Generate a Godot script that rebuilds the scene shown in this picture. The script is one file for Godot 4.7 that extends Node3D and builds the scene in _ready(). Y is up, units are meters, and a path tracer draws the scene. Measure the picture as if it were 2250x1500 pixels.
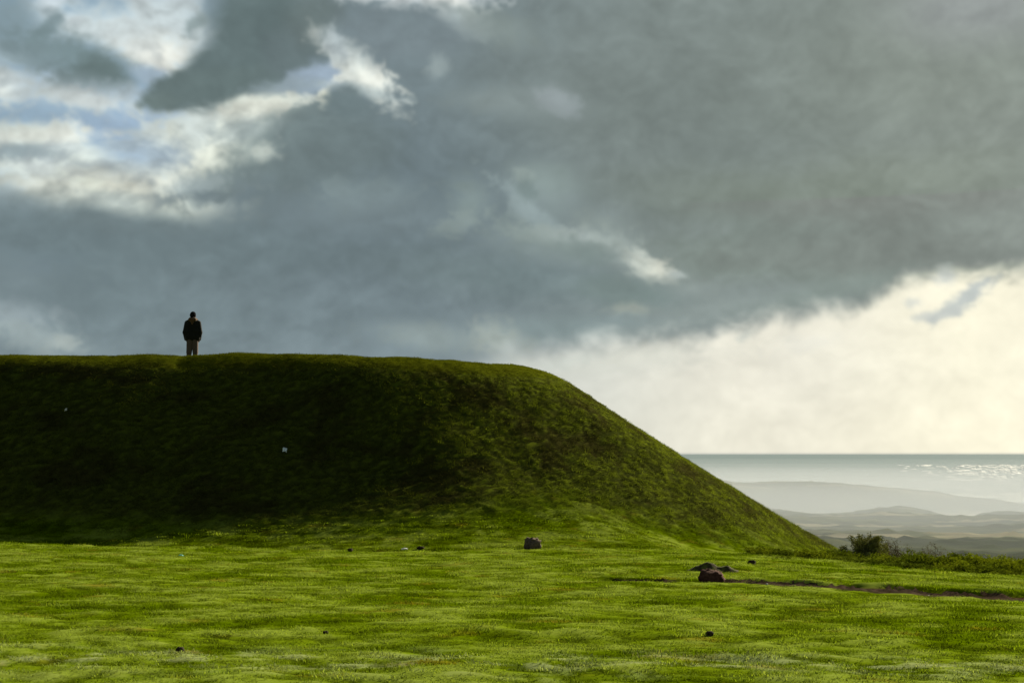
extends Node3D

const EXPO := 2.3                      # exposure; sky colours are divided by it
const SUN_AZ := 44.0
const SUN_EL := 23.0
const EYE := 1.7
const SEA_Y := -28.3

var rng := RandomNumberGenerator.new()
var n_low := FastNoiseLite.new()
var n_mid := FastNoiseLite.new()
var n_fine := FastNoiseLite.new()
var n_patch := FastNoiseLite.new()
var n_sky := FastNoiseLite.new()
var used := {}


func _ready() -> void:
	rng.seed = 4711
	setup_noise(n_low, 11, 1.0, 2)
	setup_noise(n_mid, 23, 1.0, 3)
	setup_noise(n_fine, 37, 1.0, 2)
	setup_noise(n_patch, 51, 1.0, 3)
	setup_noise(n_sky, 71, 1.0, 5)
	build_view()
	build_light()
	build_land()
	build_sea()
	build_grass()
	build_shrubs()
	build_stones()
	build_litter()
	build_person()
	build_mist()


func setup_noise(n: FastNoiseLite, s: int, f: float, octaves: int) -> void:
	n.seed = s
	n.noise_type = FastNoiseLite.TYPE_SIMPLEX_SMOOTH
	n.frequency = f
	n.fractal_type = FastNoiseLite.FRACTAL_FBM
	n.fractal_octaves = octaves


# ---------------------------------------------------------------- camera, sky, sun

func build_view() -> void:
	var cam := Camera3D.new()
	cam.name = "camera"
	cam.fov = 27.0
	cam.near = 0.1
	cam.far = 120000.0
	cam.position = Vector3(0, EYE, 0)
	cam.rotation = Vector3(atan(247.0 / 3124.0), 0, 0)
	add_child(cam)
	cam.current = true


func build_light() -> void:
	var env := Environment.new()
	env.background_mode = Environment.BG_SKY
	var sky := Sky.new()
	var pan := PanoramaSkyMaterial.new()
	pan.panorama = ImageTexture.create_from_image(sky_image())
	sky.sky_material = pan
	env.sky = sky
	env.sky_rotation = Vector3(0, PI, 0)   # the seam of the panorama lies behind the camera
	env.tonemap_mode = Environment.TONE_MAPPER_LINEAR
	env.tonemap_exposure = EXPO
	env.sdfgi_enabled = true
	env.ssao_enabled = true
	env.ssil_enabled = true
	env.volumetric_fog_enabled = true
	env.volumetric_fog_density = 0.0
	var we := WorldEnvironment.new()
	we.name = "world_environment"
	we.environment = env
	add_child(we)
	var sun := DirectionalLight3D.new()
	sun.name = "sun"
	sun.light_energy = 1.6
	sun.light_color = Color(1.0, 0.95, 0.84)
	sun.light_angular_distance = 0.6
	sun.shadow_enabled = true
	add_child(sun)
	sun.look_at_from_position(sun_dir() * 100.0, Vector3.ZERO)


func sun_dir() -> Vector3:
	var a := deg_to_rad(SUN_AZ)
	var e := deg_to_rad(SUN_EL)
	return Vector3(sin(a) * cos(e), sin(e), -cos(a) * cos(e))


# Clouds as soft puffs of cloud: azimuth and elevation in degrees (azimuth 0 = straight ahead), radii, tilt, colour, cover, softness, raggedness.
# <PUFFS>
var puffs := [
	[-6.74, 10.48, 7.70, 3.48, 0, Color8(108, 123, 128), 0.75, 0.7, 0.5],
	[-16.09, 6.99, 6.05, 2.93, 5, Color8(112, 128, 132), 0.8, 0.7, 0.4],
	[6.95, 13.34, 7.70, 3.48, 10, Color8(118, 129, 125), 0.6, 0.8, 0.3],
	[15.92, 14.49, 5.50, 3.67, 0, Color8(138, 147, 137), 0.5, 0.9, 0.2],
	[18.71, 16.96, 3.12, 1.28, 0, Color8(160, 166, 166), 0.7, 0.9, 0.3],
	[10.54, 9.84, 6.05, 1.10, 8, Color8(126, 137, 127), 0.5, 0.8, 0.4],
	[13.17, 7.79, 6.97, 1.01, 0, Color8(126, 138, 127), 0.6, 0.7, 0.4],
	[14.96, 10.55, 5.50, 1.10, 0, Color8(138, 148, 133), 0.4, 0.8, 0.4],
	[-18.11, 13.30, 6.05, 4.77, 0, Color8(143, 166, 183), 1, 0.45, 0.5],
	[-14.48, 12.50, 3.30, 1.28, 0, Color8(150, 172, 192), 1, 0.5, 0.5],
	[-16.15, 17.18, 4.77, 1.10, 0, Color8(135, 160, 177), 0.9, 0.5, 0.6],
	[-15.08, 16.08, 4.03, 1.28, 8, Color8(203, 214, 214), 0.9, 0.5, 0.9],
	[-13.68, 16.52, 1.65, 1.47, 0, Color8(196, 208, 210), 0.8, 0.6, 0.9],
	[-14.37, 15.45, 1.65, 0.73, 0, Color8(224, 229, 222), 0.9, 0.6, 0.8],
	[-19.96, 13.84, 1.10, 0.73, 0, Color8(222, 226, 216), 0.9, 0.6, 0.8],
	[-18.29, 13.89, 2.02, 0.73, 0, Color8(178, 192, 198), 0.8, 0.6, 0.8],
	[-16.75, 13.54, 2.38, 0.46, 5, Color8(196, 206, 204), 0.8, 0.7, 0.9],
	[-19.66, 15.04, 0.92, 0.44, 0, Color8(190, 204, 208), 0.7, 0.7, 0.9],
	[-18.29, 17.00, 0.92, 0.55, 0, Color8(205, 216, 220), 0.8, 0.7, 0.9],
	[-19.60, 16.38, 1.14, 1.03, 0, Color8(126, 146, 153), 0.8, 0.6, 0.6],
	[-18.44, 16.18, 1.10, 0.29, -48, Color8(120, 140, 145), 0.8, 0.6, 0.6],
	[-17.39, 15.26, 2.20, 0.73, 14, Color8(116, 135, 138), 0.9, 0.5, 0.6],
	[-19.00, 15.10, 1.65, 0.55, 5, Color8(126, 145, 150), 0.7, 0.6, 0.6],
	[-16.30, 14.67, 1.14, 0.62, 14, Color8(102, 119, 119), 0.85, 0.6, 0.5],
	[-17.11, 14.23, 1.10, 0.33, 4, Color8(118, 135, 137), 0.7, 0.6, 0.6],
	[-14.53, 14.66, 0.81, 0.33, 10, Color8(158, 178, 194), 0.9, 0.6, 0.6],
	[-15.55, 13.74, 1.65, 0.48, 0, Color8(176, 192, 200), 0.7, 0.7, 0.8],
	[-16.75, 13.54, 1.10, 0.29, 6, Color8(206, 214, 212), 0.8, 0.7, 0.9],
	[-14.37, 15.48, 1.10, 0.40, 6, Color8(232, 234, 225), 0.9, 0.6, 0.9],
	[-15.25, 15.99, 1.10, 0.62, 20, Color8(208, 218, 218), 0.6, 0.6, 1],
	[-18.90, 11.45, 3.48, 1.10, 0, Color8(208, 217, 210), 1, 0.35, 0.7],
	[-16.85, 10.46, 4.40, 1.56, 3, Color8(204, 214, 208), 1, 0.4, 0.6],
	[-14.95, 10.03, 3.12, 1.10, 5, Color8(214, 221, 207), 0.9, 0.5, 0.7],
	[-17.58, 12.31, 0.73, 0.55, 0, Color8(212, 220, 214), 0.9, 0.4, 0.9],
	[-12.71, 11.89, 3.12, 1.28, -12, Color8(206, 214, 206), 1, 0.4, 0.7],
	[-11.13, 13.28, 2.38, 0.92, -14, Color8(214, 221, 210), 1, 0.4, 0.7],
	[-11.82, 11.66, 1.65, 0.83, 0, Color8(222, 227, 212), 0.8, 0.6, 0.7],
	[-14.48, 12.59, 0.26, 0.73, -35, Color8(200, 210, 206), 0.7, 0.6, 0.9],
	[-12.55, 12.86, 0.73, 1.10, 30, Color8(196, 207, 204), 0.8, 0.5, 0.8],
	[-14.81, 11.70, 1.65, 0.55, 0, Color8(158, 178, 194), 0.8, 0.6, 0.6],
	[-19.40, 11.45, 1.74, 0.37, 0, Color8(142, 158, 163), 0.9, 0.5, 0.5],
	[-16.18, 10.93, 2.38, 0.26, 8, Color8(158, 170, 174), 0.7, 0.7, 0.7],
	[-19.03, 10.16, 1.47, 0.48, 0, Color8(176, 188, 190), 0.5, 0.7, 0.7],
	[-19.68, 9.60, 1.10, 0.73, 0, Color8(150, 165, 168), 0.6, 0.7, 0.6],
	[-18.41, 12.09, 2.20, 0.29, -6, Color8(228, 232, 222), 0.7, 0.6, 0.7],
	[-18.19, 10.03, 1.65, 0.40, 8, Color8(226, 230, 216), 0.7, 0.6, 0.7],
	[-14.10, 10.68, 3.12, 0.26, 2, Color8(230, 233, 218), 0.6, 0.6, 0.8],
	[-15.82, 10.30, 1.10, 0.18, 0, Color8(232, 234, 218), 0.7, 0.6, 0.8],
	[-15.78, 8.41, 7.70, 1.14, 2, Color8(112, 128, 132), 0.95, 0.6, 0.4],
	[-11.80, 10.51, 2.02, 0.55, -14, Color8(112, 126, 130), 0.95, 0.4, 0.7],
	[-9.31, 12.38, 2.57, 1.19, -28, Color8(130, 146, 145), 0.85, 0.6, 0.7],
	[-7.85, 12.07, 3.12, 1.65, -20, Color8(112, 127, 129), 0.9, 0.55, 0.6],
	[-10.21, 11.90, 0.62, 0.33, -15, Color8(196, 205, 196), 0.8, 0.7, 0.9],
	[-10.01, 16.73, 2.38, 2.02, 0, Color8(99, 115, 116), 1, 0.3, 0.4],
	[-11.52, 15.27, 2.20, 1.14, -40, Color8(100, 116, 117), 1, 0.3, 0.35],
	[-13.20, 14.17, 1.65, 0.66, -20, Color8(103, 119, 119), 1, 0.35, 0.35],
	[-14.16, 13.70, 0.73, 0.29, -10, Color8(108, 124, 123), 1, 0.5, 0.4],
	[-11.15, 14.59, 2.38, 0.55, -10, Color8(102, 118, 118), 1, 0.35, 0.35],
	[-8.72, 15.75, 1.47, 1.10, -20, Color8(104, 119, 121), 1, 0.4, 0.4],
	[-8.10, 17.34, 1.10, 1.10, 0, Color8(108, 122, 122), 0.9, 0.6, 0.5],
	[-12.83, 16.58, 0.48, 0.40, -30, Color8(136, 152, 153), 0.8, 0.5, 0.8],
	[-12.69, 16.38, 0.26, 0.15, -30, Color8(190, 202, 204), 0.7, 0.7, 0.9],
	[-13.34, 17.22, 0.92, 0.44, -30, Color8(186, 198, 200), 0.7, 0.7, 0.9],
	[-7.89, 14.90, 1.47, 0.62, -22, Color8(156, 174, 190), 1, 0.5, 0.6],
	[-8.98, 14.51, 1.47, 0.29, -8, Color8(146, 162, 169), 0.8, 0.7, 0.6],
	[-6.14, 15.27, 1.69, 0.51, 40, Color8(220, 226, 218), 0.95, 0.75, 1],
	[-6.57, 15.79, 0.73, 0.48, 30, Color8(218, 226, 220), 0.8, 0.75, 1],
	[-5.45, 14.87, 1.03, 0.40, 22, Color8(232, 236, 226), 0.95, 0.7, 1],
	[-6.88, 14.94, 0.62, 0.18, -22, Color8(222, 228, 220), 0.9, 0.5, 0.9],
	[-7.20, 16.33, 0.40, 0.62, -25, Color8(196, 208, 210), 0.8, 0.6, 0.8],
	[-6.04, 14.43, 1.65, 0.22, 8, Color8(176, 190, 190), 0.7, 0.7, 0.8],
	[-7.66, 14.19, 0.24, 0.31, 10, Color8(226, 229, 212), 1, 0.6, 0.9],
	[-9.33, 13.93, 1.28, 0.24, -6, Color8(220, 226, 214), 0.9, 0.6, 0.9],
	[-10.41, 13.57, 1.10, 0.33, -10, Color8(222, 226, 214), 0.8, 0.6, 0.9],
	[-6.68, 13.97, 0.84, 0.62, 0, Color8(112, 128, 131), 0.9, 0.5, 0.8],
	[-3.65, 18.09, 2.75, 0.40, 2, Color8(224, 232, 232), 1, 0.6, 0.8],
	[-2.62, 17.79, 0.92, 0.55, 20, Color8(238, 240, 232), 1, 0.6, 0.8],
	[-2.15, 17.31, 1.10, 0.48, 25, Color8(172, 186, 188), 0.8, 0.7, 0.8],
	[-4.58, 16.58, 2.38, 1.10, 0, Color8(124, 138, 143), 0.8, 0.6, 0.5],
	[-3.08, 15.46, 0.40, 0.48, 0, Color8(160, 174, 174), 0.7, 0.8, 0.9],
	[-0.66, 16.97, 1.65, 0.55, 20, Color8(140, 153, 149), 0.6, 0.8, 0.7],
	[0.09, 14.06, 2.57, 0.59, 4, Color8(138, 151, 150), 0.7, 0.7, 0.7],
	[1.86, 14.23, 0.84, 0.48, 25, Color8(160, 171, 174), 0.7, 0.7, 0.7],
	[-6.01, 10.31, 2.02, 0.62, -8, Color8(128, 144, 146), 0.7, 0.5, 0.8],
	[-7.11, 10.56, 0.73, 0.40, 0, Color8(132, 148, 150), 0.6, 0.5, 0.8],
	[-5.27, 9.60, 4.03, 0.73, 0, Color8(124, 139, 143), 0.5, 0.7, 0.6],
	[0.56, 11.06, 0.40, 0.26, 30, Color8(168, 180, 174), 0.7, 0.8, 0.9],
	[-1.48, 10.18, 0.77, 0.73, 30, Color8(140, 156, 153), 0.6, 0.8, 1],
	[-2.04, 9.33, 1.03, 0.33, -16, Color8(148, 163, 160), 0.6, 0.8, 1],
	[1.48, 10.46, 1.28, 1.10, 25, Color8(146, 162, 159), 0.7, 0.8, 1],
	[0.83, 9.73, 1.65, 0.40, 40, Color8(150, 166, 167), 0.8, 0.6, 0.8],
	[0.74, 10.46, 0.48, 0.37, 20, Color8(122, 138, 137), 0.8, 0.6, 0.8],
	[1.39, 8.73, 1.65, 0.33, 10, Color8(146, 160, 155), 0.7, 0.7, 0.7],
	[2.96, 8.68, 1.54, 0.33, 4, Color8(170, 182, 178), 0.8, 0.85, 1],
	[4.43, 8.16, 1.10, 0.55, 32, Color8(162, 174, 170), 0.8, 0.85, 1],
	[5.80, 7.41, 0.84, 0.40, 8, Color8(222, 225, 210), 0.95, 0.7, 1],
	[5.29, 7.75, 0.51, 0.33, 30, Color8(198, 206, 196), 0.8, 0.8, 1],
	[6.80, 7.18, 0.44, 0.17, 10, Color8(176, 186, 182), 0.8, 0.7, 0.7],
	[2.86, 8.08, 1.10, 0.48, 10, Color8(124, 139, 136), 0.8, 0.6, 0.8],
	[0.46, 7.09, 4.77, 0.95, 6, Color8(116, 132, 134), 0.8, 0.7, 0.4],
	[4.69, 6.52, 2.20, 0.55, 6, Color8(124, 140, 137), 0.8, 0.7, 0.4],
	[4.78, 5.78, 0.73, 0.26, 0, Color8(172, 180, 168), 0.7, 0.9, 0.8],
	[4.69, 5.42, 0.66, 0.22, 0, Color8(154, 170, 172), 0.7, 0.7, 0.7],
	[2.30, 4.98, 3.67, 0.55, -2, Color8(136, 152, 152), 0.8, 0.7, 0.4],
	[8.69, 5.74, 3.12, 0.48, -8, Color8(150, 162, 158), 0.6, 0.8, 0.4],
	[12.61, 6.38, 2.57, 0.37, -10, Color8(138, 151, 145), 0.7, 0.8, 0.5],
	[1.02, 8.37, 2.20, 0.55, 14, Color8(140, 155, 152), 0.5, 0.9, 1],
	[3.79, 9.08, 1.10, 0.48, 20, Color8(148, 161, 155), 0.5, 0.9, 1],
	[7.25, 6.67, 1.10, 0.37, 10, Color8(152, 164, 160), 0.5, 0.9, 1],
	[-12.87, 10.65, 1.10, 0.37, -10, Color8(170, 184, 184), 0.7, 0.8, 1],
	[-14.98, 11.16, 0.92, 0.29, 5, Color8(176, 188, 190), 0.6, 0.8, 1],
	[-17.56, 11.63, 1.10, 0.26, 0, Color8(186, 198, 200), 0.6, 0.8, 1],
	[-15.64, 9.82, 1.10, 0.33, 6, Color8(178, 190, 188), 0.6, 0.8, 1],
	[-11.12, 12.66, 1.10, 0.40, -15, Color8(176, 190, 190), 0.6, 0.8, 1],
	[-18.55, 10.88, 1.10, 0.29, 0, Color8(190, 200, 200), 0.6, 0.8, 1],
	[-19.40, 5.30, 1.65, 0.48, 8, Color8(158, 172, 176), 0.8, 0.7, 0.8],
	[-18.56, 4.55, 2.02, 0.51, 12, Color8(164, 178, 178), 0.8, 0.7, 0.8],
	[-17.55, 4.31, 0.55, 0.29, 0, Color8(180, 190, 184), 0.7, 0.7, 0.9],
	[-19.51, 6.51, 1.10, 0.73, 0, Color8(126, 142, 147), 0.6, 0.8, 0.8],
	[-9.58, 5.36, 7.34, 1.28, 0, Color8(122, 138, 143), 0.5, 0.9, 0.3],
	[-3.58, 4.69, 2.02, 0.55, 4, Color8(152, 166, 164), 0.7, 0.7, 0.6],
	[-0.37, 4.56, 1.10, 0.55, 25, Color8(172, 182, 174), 0.7, 0.8, 0.9]]
# </PUFFS>
# <WISPS>
var wisps := [
	[17.76, 5.97, 1.10, 0.31, -34, Color8(190, 198, 196), 0.9, 0.6, 0.7],
	[16.90, 5.38, 0.84, 0.18, -10, Color8(205, 210, 204), 0.8, 0.7, 0.7],
	[17.02, 6.69, 0.37, 0.44, 30, Color8(205, 211, 206), 0.7, 0.7, 0.8],
	[15.90, 5.85, 0.33, 0.18, 0, Color8(212, 216, 208), 0.7, 0.7, 0.8],
	[9.30, 4.64, 0.33, 0.15, -25, Color8(206, 212, 202), 0.6, 0.8, 0.8],
	[3.21, 3.60, 4.03, 0.48, -6, Color8(214, 217, 206), 0.5, 0.9, 0.7],
	[5.41, 4.04, 1.10, 0.29, -12, Color8(228, 229, 216), 0.6, 0.8, 0.8],
	[1.93, 3.60, 1.28, 0.22, -14, Color8(204, 210, 202), 0.6, 0.8, 0.7],
	[11.88, 4.33, 1.10, 0.33, -10, Color8(238, 237, 224), 0.5, 0.9, 0.8]]
# </WISPS>
# lower edge of the grey cloud bank, seen over the clear strip along the horizon
# <EDGE>
var bank_edge := [Vector2(-7.75, 2.84), Vector2(-3.21, 3.60), Vector2(-1.19, 3.93), Vector2(0.83, 4.15), Vector2(5.05, 4.65), Vector2(7.95, 4.75), Vector2(10.48, 5.44), Vector2(13.13, 5.65), Vector2(14.53, 6.06), Vector2(15.06, 6.63), Vector2(17.11, 6.95), Vector2(19.94, 6.98), Vector2(23.91, 6.90)]
# </EDGE>


func direction(az: float, el: float) -> Vector3:
	var a := deg_to_rad(az)
	var e := deg_to_rad(el)
	return Vector3(sin(a) * cos(e), sin(e), -cos(a) * cos(e))


func c8(r: float, g: float, b: float) -> Color:
	return Color(r / 255.0, g / 255.0, b / 255.0)


func general_sky(az: float, el: float, d: Vector3) -> Color:
	var c := c8(134, 145, 147).lerp(c8(106, 118, 122), smoothstep(0.0, 25.0, el)).lerp(c8(90, 102, 107), smoothstep(22.0, 60.0, el))
	var n := n_sky.get_noise_3d(d.x * 2.2 + 4.0, d.y * 4.0, d.z * 2.2)
	c = c.lerp(c8(84, 96, 102), smoothstep(0.0, -0.45, n) * 0.8)
	c = c.lerp(c8(165, 176, 178), smoothstep(0.15, 0.5, n) * 0.6)
	var off := rad_to_deg(acos(clampf(d.dot(sun_dir()), -1.0, 1.0)))
	c = c.lerp(c8(214, 214, 204), 0.75 * exp(-off * off / 500.0) * (0.6 + 0.8 * smoothstep(-0.4, 0.5, n)))
	var strip := (1.0 - smoothstep(4.0, 9.5, el + 3.0 * n)) * smoothstep(-8.0, 12.0, az) * (1.0 - smoothstep(45.0, 100.0, az))
	c = c.lerp(c8(250, 246, 222), strip)
	return c


func edge_at(az: float) -> float:
	for i in bank_edge.size() - 1:
		if az < bank_edge[i + 1].x:
			var a: Vector2 = bank_edge[i]
			var b: Vector2 = bank_edge[i + 1]
			return lerpf(a.y, b.y, clampf((az - a.x) / (b.x - a.x), 0.0, 1.0))
	return bank_edge[-1].y


func sky_image() -> Image:
	var small := Image.create_empty(1024, 512, false, Image.FORMAT_RGBF)
	for j in 512:
		var el := 90.0 - (j + 0.5) / 512.0 * 180.0
		for i in 1024:
			if el < -1.5:
				small.set_pixel(i, j, c8(150, 158, 155))
				continue
			var az := (i + 0.5) / 1024.0 * 360.0 - 180.0
			small.set_pixel(i, j, general_sky(az, el, direction(az, el)))
	small.resize(4096, 2048, Image.INTERPOLATE_CUBIC)
	# the same sky finely, where the clouds have been observed
	var i0 := int((180.0 - 34.0) / 360.0 * 4096.0)
	var i1 := int((180.0 + 34.0) / 360.0 * 4096.0)
	var j0 := int((90.0 - 30.0) / 180.0 * 2048.0)
	var j1 := int((90.0 + 0.6) / 180.0 * 2048.0)
	var w := i1 - i0
	var h := j1 - j0
	var az0 := (i0 + 0.5) / 4096.0 * 360.0 - 180.0
	var el0 := 90.0 - (j0 + 0.5) / 2048.0 * 180.0
	var step := 360.0 / 4096.0
	var col := PackedColorArray()
	var wx := PackedFloat32Array()
	var wy := PackedFloat32Array()
	var ragged := PackedFloat32Array()
	var fine := PackedFloat32Array()
	var tiny := PackedFloat32Array()
	tiny.resize(w * h)
	col.resize(w * h)
	wx.resize(w * h)
	wy.resize(w * h)
	ragged.resize(w * h)
	fine.resize(w * h)
	for j in h:
		for i in w:
			var k := j * w + i
			var az := az0 + i * step
			var el := el0 - j * step
			var d := direction(az, el)
			wx[k] = 0.95 * n_sky.get_noise_3d(d.x * 9.0, d.y * 13.0, d.z * 9.0 + 7.0)
			wy[k] = 0.7 * n_sky.get_noise_3d(d.x * 9.0 + 31.0, d.y * 13.0, d.z * 9.0)
			ragged[k] = n_sky.get_noise_3d(d.x * 16.0 + wx[k] * 0.3, d.y * 26.0 + wy[k] * 0.3, d.z * 16.0 + 3.0)
			fine[k] = n_sky.get_noise_3d(d.x * 40.0 + wy[k], d.y * 60.0 + wx[k], d.z * 40.0)
			tiny[k] = n_sky.get_noise_3d(d.x * 95.0 + 2.0 * wy[k], d.y * 125.0 + 2.0 * wx[k], d.z * 95.0)
			var grey := c8(115, 130, 135).lerp(c8(130, 141, 138), smoothstep(-6.0, 9.0, az)).lerp(c8(142, 151, 144), smoothstep(9.0, 22.0, az))
			grey = grey.lerp(c8(136, 151, 156), (1.0 - smoothstep(3.0, 7.0, el)) * 0.6)
			var share := smoothstep(33.0, 24.0, absf(az)) * smoothstep(29.0, 22.0, el)
			col[k] = general_sky(az, el, d).lerp(grey, share)
	for p in puffs:
		lay(p, col, wx, wy, ragged, fine, tiny, w, h, az0, el0, step)
	var strip := PackedFloat32Array()
	strip.resize(w * h)
	for j in h:
		for i in w:
			var k := j * w + i
			var az := az0 + i * step
			var el := el0 - j * step
			var c := clampf((az + 3.0) / 22.0, 0.0, 1.0)
			var clear := c8(206, 210, 203).lerp(c8(236, 233, 217), smoothstep(0.1, 0.6, c)).lerp(c8(254, 249, 224), smoothstep(0.6, 1.0, c))
			clear = clear.lerp(c8(255, 247, 218), 0.4 * c * (1.0 - smoothstep(0.0, 4.0, el)))
			var over := edge_at(az + 0.5 * wx[k]) + 0.36 * ragged[k] + 0.34 * fine[k] + 0.12 * tiny[k] - el
			var soft := lerpf(0.95, 0.62, clampf(az / 9.0, 0.0, 1.0))
			var cover := smoothstep(-soft, soft, over) * smoothstep(-3.2, 1.2, az) * smoothstep(34.0, 24.0, az)
			var seen := clear * (1.0 + 0.016 * ragged[k] * smoothstep(6.5, 2.0, over))
			col[k] = col[k].lerp(seen, cover)
			strip[k] = cover
	for p in wisps:
		lay(p, col, wx, wy, ragged, fine, tiny, w, h, az0, el0, step)
	var patch := Image.create_empty(w, h, false, Image.FORMAT_RGBF)
	for j in h:
		for i in w:
			var k := j * w + i
			var az := az0 + i * step
			var el := el0 - j * step
			var c := col[k]
			var share := smoothstep(33.0, 24.0, absf(az)) * smoothstep(29.0, 22.0, el)
			var light := c.get_luminance()
			var calm := (1.0 - 0.8 * strip[k]) * (0.7 + 1.1 * smoothstep(0.58, 0.8, light))
			c = c * (1.0 + share * calm * (0.085 * ragged[k] + 0.09 * fine[k] + 0.045 * tiny[k] + 0.03 * wx[k]))
			patch.set_pixel(i, j, c)
	small.blit_rect(patch, Rect2i(0, 0, w, h), Vector2i(i0, j0))
	var data := small.get_data().to_float32_array()
	for i in data.size():
		var v := data[i]
		data[i] = (pow((v + 0.055) / 1.055, 2.4) if v > 0.04 else v / 12.92) / EXPO
	return Image.create_from_data(4096, 2048, false, Image.FORMAT_RGBF, data.to_byte_array())


func lay(p: Array, col: PackedColorArray, wx: PackedFloat32Array, wy: PackedFloat32Array, ragged: PackedFloat32Array, fine: PackedFloat32Array, tiny: PackedFloat32Array, w: int, h: int, az0: float, el0: float, step: float) -> void:
	var reach: float = maxf(p[2], p[3]) * (1.6 + p[7]) + 1.2
	var ca := cos(deg_to_rad(p[4]))
	var sa := sin(deg_to_rad(p[4]))
	var rough: float = p[8]
	var tint: Color = p[5]
	var small: float = minf(1.0, minf(p[2], p[3]) / 1.1)
	for j in range(maxi(0, int((el0 - p[1] - reach) / step)), mini(h, int((el0 - p[1] + reach) / step))):
		for i in range(maxi(0, int((p[0] - az0 - reach) / step)), mini(w, int((p[0] - az0 + reach) / step))):
			var k := j * w + i
			var dx: float = az0 + i * step - p[0] + rough * wx[k] * small
			var dy: float = -(el0 - j * step - p[1]) + rough * wy[k] * small
			var u: float = (dx * ca + dy * sa) / p[2]
			var v: float = (-dx * sa + dy * ca) / p[3]
			var q := sqrt(u * u + v * v) + rough * (0.75 * ragged[k] + 0.55 * fine[k] + lerpf(1.3, 0.16, small) * tiny[k])
			var cover: float = p[6] * smoothstep(1.0 + p[7], 1.0 - p[7], q)
			if cover > 0.002:
				col[k] = col[k].lerp(tint, cover)


# ---------------------------------------------------------------- shape of the land

func plateau(x: float, z: float) -> float:
	var d := -z
	var y := -0.45 * smoothstep(8.0, 34.0, d)
	y += 0.2 * smoothstep(-5.0, -15.0, x) * smoothstep(20.0, 33.0, d)
	y -= 0.045 * maxf(0.0, x - 4.0) * smoothstep(10.0, 30.0, d)
	return y


func brink(x: float) -> float:
	return -31.3 + 0.12 * (x - 7.0) * smoothstep(0.0, 8.0, x) - 34.0 * smoothstep(5.0, -16.0, x) + 0.4 * n_low.get_noise_2d(x * 0.3, 9.0)


func coast(x: float, d: float) -> float:
	var s := x / d
	var y := -4.3 - 0.0283 * d
	y += 1.5 * n_low.get_noise_2d(x * 0.009 + 2.0, d * 0.012) * smoothstep(110.0, 240.0, d)
	y += 1.7 * exp(-pow((s - 0.262) / 0.03, 2.0)) * smoothstep(330.0, 420.0, d)
	y += 1.8 * exp(-pow((s - 0.185) / 0.022, 2.0)) * smoothstep(330.0, 420.0, d)
	y -= 3.0 * exp(-pow((s - 0.312) / 0.016, 2.0)) * smoothstep(330.0, 420.0, d)
	y = lerpf(y, -31.0, smoothstep(430.0, 500.0, d + 25.0 * n_low.get_noise_2d(x * 0.01, 5.0)))
	# the headland beyond the bay
	var across := smoothstep(668.0, 760.0, d + 30.0 * n_low.get_noise_2d(x * 0.008, 1.0)) * smoothstep(930.0, 830.0, d)
	var top := -13.6 - 1.2 * smoothstep(110.0, 150.0, x) - 4.2 * smoothstep(165.0, 245.0, x) - 8.2 * smoothstep(215.0, 300.0, x) - 5.0 * smoothstep(285.0, 345.0, x)
	top += 1.0 * n_low.get_noise_2d(x * 0.02, 3.0)
	return maxf(y, lerpf(-31.0, top, across))


func scrub(x: float, z: float, d: float) -> float:
	var s := 0.9 * maxf(0.0, n_mid.get_noise_2d(x * 0.11, z * 0.11)) + 0.5 * n_mid.get_noise_2d(x * 0.3, z * 0.3)
	return s * smoothstep(60.0, 130.0, d)


func land(x: float, z: float) -> float:
	var d := -z
	var p := plateau(x, z)
	var t := brink(x) - z
	if t <= 0.0:
		return p
	var y := p - 0.16 * t * smoothstep(-1.0, 6.0, t) 
	if t > 40.0:
		y = lerpf(y, coast(x, d), smoothstep(40.0, 100.0, t))
	return y


const TRACK := [Vector2(1.5, -22.3), Vector2(2.4, -21.8), Vector2(3.4, -21.45), Vector2(4.6, -20.9), Vector2(5.8, -20.3), Vector2(7.0, -19.4), Vector2(9.0, -18.6), Vector2(13.0, -17.5), Vector2(20.0, -16.0)]
const TRACK_W := [0.08, 0.14, 0.20, 0.34, 0.62, 0.95, 1.1, 1.1, 1.1]


# signed offset across the track (positive = nearer the camera) and half width there
func track_at(x: float, z: float) -> Vector2:
	if x < 1.4 or x > 20.0:
		return Vector2(99.0, 0.1)
	for i in TRACK.size() - 1:
		if x < TRACK[i + 1].x:
			var t: float = clampf((x - TRACK[i].x) / (TRACK[i + 1].x - TRACK[i].x), 0.0, 1.0)
			return Vector2(z - lerpf(TRACK[i].y, TRACK[i + 1].y, t) - 0.15 * n_mid.get_noise_2d(x * 1.1, 4.0), lerpf(TRACK_W[i], TRACK_W[i + 1], t))
	return Vector2(99.0, 0.1)


func ground_height(x: float, z: float) -> float:
	var y := land(x, z)
	var d := -z
	if d > 3.0 and d < 60.0 and absf(x) < 40.0:
		y += 0.06 * n_low.get_noise_2d(x * 0.22, z * 0.30) + 0.030 * n_mid.get_noise_2d(x * 0.75, z * 1.0) + 0.017 * n_fine.get_noise_2d(x * 2.3, z * 3.0)
		var t := track_at(x, z)
		if absf(t.x) < 2.0:
			y -= 0.03 * smoothstep(t.y + 0.16, t.y * 0.6, absf(t.x + 0.1)) 
			y += 0.055 * exp(-pow((t.x + t.y + 0.22) / 0.16, 2.0))
	return y


const SPINE_X := -3.9
const SPINE_Z := -46.0
const CREST_R := 5.0


func mound_top(x: float) -> float:
	var y := 4.70 + 0.05 * exp(-pow((x + 7.0) / 1.6, 2.0)) - 0.02 * exp(-pow((x + 9.4) / 0.9, 2.0))
	y -= 0.20 * smoothstep(-6.0, 0.5, x)
	return y


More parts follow.
